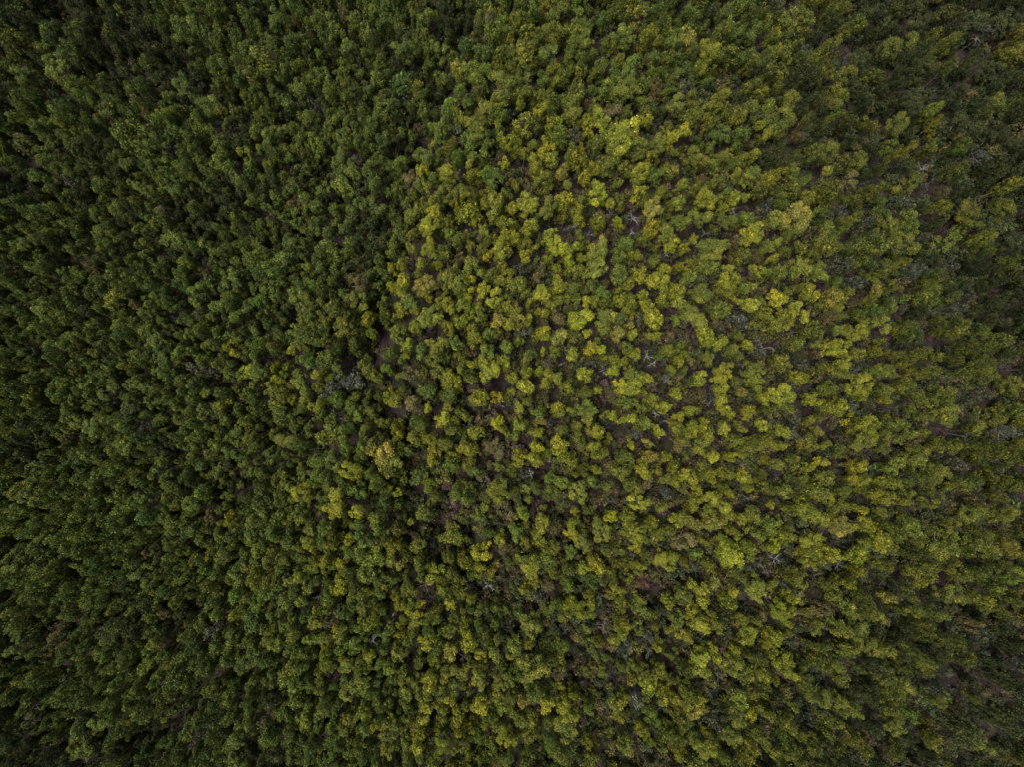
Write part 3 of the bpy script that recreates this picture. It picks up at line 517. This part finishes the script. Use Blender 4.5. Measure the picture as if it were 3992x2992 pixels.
# ------------------------------------------------------------------ the rest of the wood: one object
def scatter(name, protos, pts, label, category=None):
    """pts: rows (loc, rot, scale, idx, tint); protos: meshes that geometry nodes set on the points"""
    pc = bpy.data.collections.new(name + "_kinds")
    for i, me in enumerate(protos):
        pc.objects.link(bpy.data.objects.new(f"{name}_kind_{i:02d}", me))
    me = bpy.data.meshes.new(name); n = len(pts)
    me.vertices.add(n); me.vertices.foreach_set("co", np.array([p[0] for p in pts], dtype=np.float32).reshape(-1))
    for nm, k in (("rot", 1), ("scl", 2)):
        a = me.attributes.new(nm, 'FLOAT_VECTOR', 'POINT'); a.data.foreach_set("vector", np.array([p[k] for p in pts], dtype=np.float32).reshape(-1))
    a = me.attributes.new("idx", 'INT', 'POINT'); a.data.foreach_set("value", np.array([p[3] for p in pts], dtype=np.int32))
    a = me.attributes.new("tint", 'FLOAT_COLOR', 'POINT'); a.data.foreach_set("color", np.array([(*p[4], 1) for p in pts], dtype=np.float32).reshape(-1))
    o = bpy.data.objects.new(name, me); COL.objects.link(o)
    o["kind"] = "stuff"; o["label"] = label
    g = bpy.data.node_groups.new(name, "GeometryNodeTree")
    g.interface.new_socket("Geometry", in_out='INPUT', socket_type='NodeSocketGeometry'); g.interface.new_socket("Geometry", in_out='OUTPUT', socket_type='NodeSocketGeometry')
    N, L = g.nodes.new, g.links.new
    gi, go = N("NodeGroupInput"), N("NodeGroupOutput")
    ci = N("GeometryNodeCollectionInfo"); ci.inputs[0].default_value = pc; ci.inputs["Separate Children"].default_value = True; ci.inputs["Reset Children"].default_value = True
    ip = N("GeometryNodeInstanceOnPoints"); ip.inputs["Pick Instance"].default_value = True
    def at(nm, ty):
        q = N("GeometryNodeInputNamedAttribute"); q.data_type = ty; q.inputs["Name"].default_value = nm; return q.outputs["Attribute"]
    L(gi.outputs[0], ip.inputs["Points"]); L(ci.outputs[0], ip.inputs["Instance"])
    L(at("idx", 'INT'), ip.inputs["Instance Index"]); L(at("rot", 'FLOAT_VECTOR'), ip.inputs["Rotation"]); L(at("scl", 'FLOAT_VECTOR'), ip.inputs["Scale"])
    L(ip.outputs[0], go.inputs[0])
    md = o.modifiers.new("scatter", 'NODES'); md.node_group = g
    return o

def whole(Q, c, seed):
    tq = tubes(trunk_paths(seed, limbs=3, bottom=-4.6), 4)
    return quads_mesh("tree", np.concatenate([Q, tq]), np.concatenate([c, np.ones((len(tq), 3))]), [M_LEAF, M_BARK], np.concatenate([np.zeros(len(Q)), np.ones(len(tq))]))
protos = []
for i in range(24):
    kw = dict(SHAPES[i % 8]); kw['lobes'] = 5 + i % 4; kw['lobe_r'] = .5 + .03 * (i % 3); kw['bumps'] = 16; kw['bump_r'] = .40; kw['gap'] = -.1
    Q, c = make_crown("c", 3800, .11, 500 + i, **kw); protos.append(whole(Q, c, 500 + i))
NB = len(protos)
for i in range(3):
    Q1, c1, Q2, c2 = thin_crown(600 + i, 700, .14); protos.append(quads_mesh("tree", np.concatenate([Q1, Q2]), np.concatenate([c1 * 1.25, c2]), [M_TWIG, M_LEAF], np.concatenate([np.zeros(len(Q1)), np.ones(len(Q2))])))
for i in range(2): protos.append(quads_mesh("tree", *twig_crown(620 + i, 420, thick=.016), [M_TWIG]))
rows = []
for t, listed in [(t, True) for t in others] + [(t, False) for t in filler]:
    px, py, d, c = t
    h = tree_height(d) - (0 if listed else rnd.uniform(.5, 3.)) + (1.5 if px < 1500 else 0) - (0 if listed or hollow(px, py) < 0 else 2.8)
    if c in 'sbr': h -= 2.0
    w = scaled(d, h - 1.5, spot(px, py, h - 2)[2]) / 2 * (1.14 if listed else 1.12)
    rr = min(1, max(0, math.hypot(px / PHW - .5, (py / PHH - .5) * .75) - .30) / .2)      # taller, slimmer trees stand on the outer slopes
    h += 2.0 * rr
    kz = min(w * rnd.uniform(1.5, 2.3) * (1 + .3 * rr), h * (.55 + .08 * rr)); w *= 1 - .08 * rr
    x, y, gz = spot(px, py, h - kz * .45)
    idx = rnd.randrange(NB) if c not in 'sr' else NB + rnd.randrange(3) if c == 's' else NB + 3 + rnd.randrange(2)
    el = rnd.uniform(.85, 1.18)
    rows.append(((x, y, gz + h - kz), (rnd.gauss(0, .1), rnd.gauss(0, .1), rnd.uniform(0, 6.283)), (w * el, w / el, kz), idx, jitter_tint(c, .15 if listed else .17, region(YEL_LIGHT, px, py) - (0 if listed or px < 1500 else 2.2))))
scatter("forest_trees", protos, rows, "countless smaller olive and green trees filling the forest canopy")
print("single", len(single), "others", len(others), "filler", len(filler), "dead", len(dead))

# ------------------------------------------------------------------ undergrowth between the trees
up = []
for i in range(5):
    Q, c = make_crown("c", 650, .2, 700 + i, lobes=6, lobe_r=.45, bumps=6, bump_r=.5, gap=.1); up.append(quads_obj_mesh("shrub", Q, c, M_LEAF))
for i in range(4): up.append(quads_mesh("shrub", *twig_crown(720 + i, 260, thick=.014), [M_TWIG]))
SUBT = {'y': (.060, .056, .018), 'Y': (.074, .072, .016), 'b': (.062, .050, .024), 'g': (.040, .047, .016), 'G': (.046, .060, .017), 'k': (.030, .038, .016)}
UT = {'g': (.030, .036, .014), 'y': (.048, .046, .016), 'r': (.066, .043, .036), 's': (.052, .047, .043), 'G': (.034, .050, .016)}
for i in range(6):
    kw = dict(SHAPES[i]); kw['lobes'] = max(4, kw['lobes'] - 3); kw['gap'] = .15
    Q, c = make_crown("c", 1000, .15, 760 + i, **kw); up.append(quads_obj_mesh("shrub", Q, c, M_LEAF))
rows = []
for _ in range(UNDER):
    px, py = rnd.uniform(-750, PHW + 750), rnd.uniform(-700, PHH + 700)
    op = region(OPN, px, py) / 7; yl = region(YEL_LIGHT, px, py) / 7
    if op < .35 and rnd.random() < .5: continue
    h = rnd.uniform(1.5, 7.5 if op > .45 else 5); w = rnd.uniform(.7, 2.0)
    x, y, gz = spot(px, py, h * .7)
    if rnd.random() < .28 + .35 * op: idx = 5 + rnd.randrange(4); c = rnd.choice("rsryy" if op > .5 else "rgsyy"); w *= 1.25
    else: idx = rnd.randrange(5); c = rnd.choice("yyrGg") if rnd.random() < yl else rnd.choice("ggGy")
    t = UT[c]; v = math.exp(rnd.gauss(0, .2))
    rows.append(((x, y, gz + h - w * 1.1), (0, 0, rnd.uniform(0, 6.28)), (w, w, w * 1.1), idx, tuple(k * v * TSCALE for k in t)))
cell = 45; grid = {}
for t in dead: add(t[0], t[1], t[2] * .3)
for _ in range(SUBTRY):
    px, py = rnd.uniform(-750, PHW + 750), rnd.uniform(-700, PHH + 700)
    op = region(OPN, px, py) / 7; yl = region(YEL_LIGHT, px, py) / 7
    d = rnd.uniform(38, 78)
    if not free(px, py, d / 2, .58) or rnd.random() < (op - .55) * .5 or (op < .45 and rnd.random() < .35): continue
    add(px, py, d / 2)
    h = rnd.uniform(5., 8.) if op > .45 else rnd.uniform(2.8, 5.5); w = scaled(d, h, spot(px, py, h)[2]) / 2 * 1.15
    x, y, gz = spot(px, py, h * .85)
    q = rnd.random()
    if q < .16 + .12 * op: idx = 5 + rnd.randrange(4); c = rnd.choice("rsy")
    else: idx = 9 + rnd.randrange(6); c = rnd.choice("yyYbg") if rnd.random() < yl else rnd.choice("gkGyk")
    v = math.exp(rnd.gauss(0, .22)) * (.85 if op > .45 else .65)  # low growth in dense wood tinted darker, gap shade painted into its colour
    t = SUBT[c] if idx >= 9 else UT[c]
    rows.append(((x, y, gz + h - w * 1.2), (0, 0, rnd.uniform(0, 6.28)), (w, w, w * rnd.uniform(1.1, 1.6)), idx, tuple(k * v * TSCALE for k in t)))
scatter("undergrowth", up, rows, "dull olive shrubs and brown leafless thickets low between the trees")

# ------------------------------------------------------------------ light: an overcast, late day
w = bpy.data.worlds.new("World"); sc.world = w; w.use_nodes = True
t = w.node_tree; bg = t.nodes["Background"]; sky = t.nodes.new("ShaderNodeTexSky"); sky.sky_type = 'NISHITA'; sky.sun_disc = False
SUN_EL, SUN_AZ = math.radians(SUNEL), math.radians(SUNAZ)         # azimuth clockwise from +Y
sky.sun_elevation = SUN_EL; sky.sun_rotation = SUN_AZ; sky.air_density = 1.; sky.dust_density = 3.; sky.ozone_density = .6
t.links.new(sky.outputs[0], bg.inputs[0]); bg.inputs[1].default_value = SKY
sl = bpy.data.lights.new("sun", 'SUN'); sl.energy = SUN; sl.angle = math.radians(SUNANG); sl.color = (1, .95, .86)
so = bpy.data.objects.new("sun", sl); COL.objects.link(so)
dv = Vector((math.sin(SUN_AZ) * math.cos(SUN_EL), math.cos(SUN_AZ) * math.cos(SUN_EL), math.sin(SUN_EL)))
so.rotation_euler = dv.to_track_quat('Z', 'Y').to_euler(); so.location = (0, 0, 60)
sc.view_settings.view_transform = 'Standard'; sc.view_settings.look = 'None'; sc.view_settings.gamma = 1; sc.view_settings.exposure = EXPO
sc.cycles.max_bounces = 6; sc.cycles.diffuse_bounces = 3
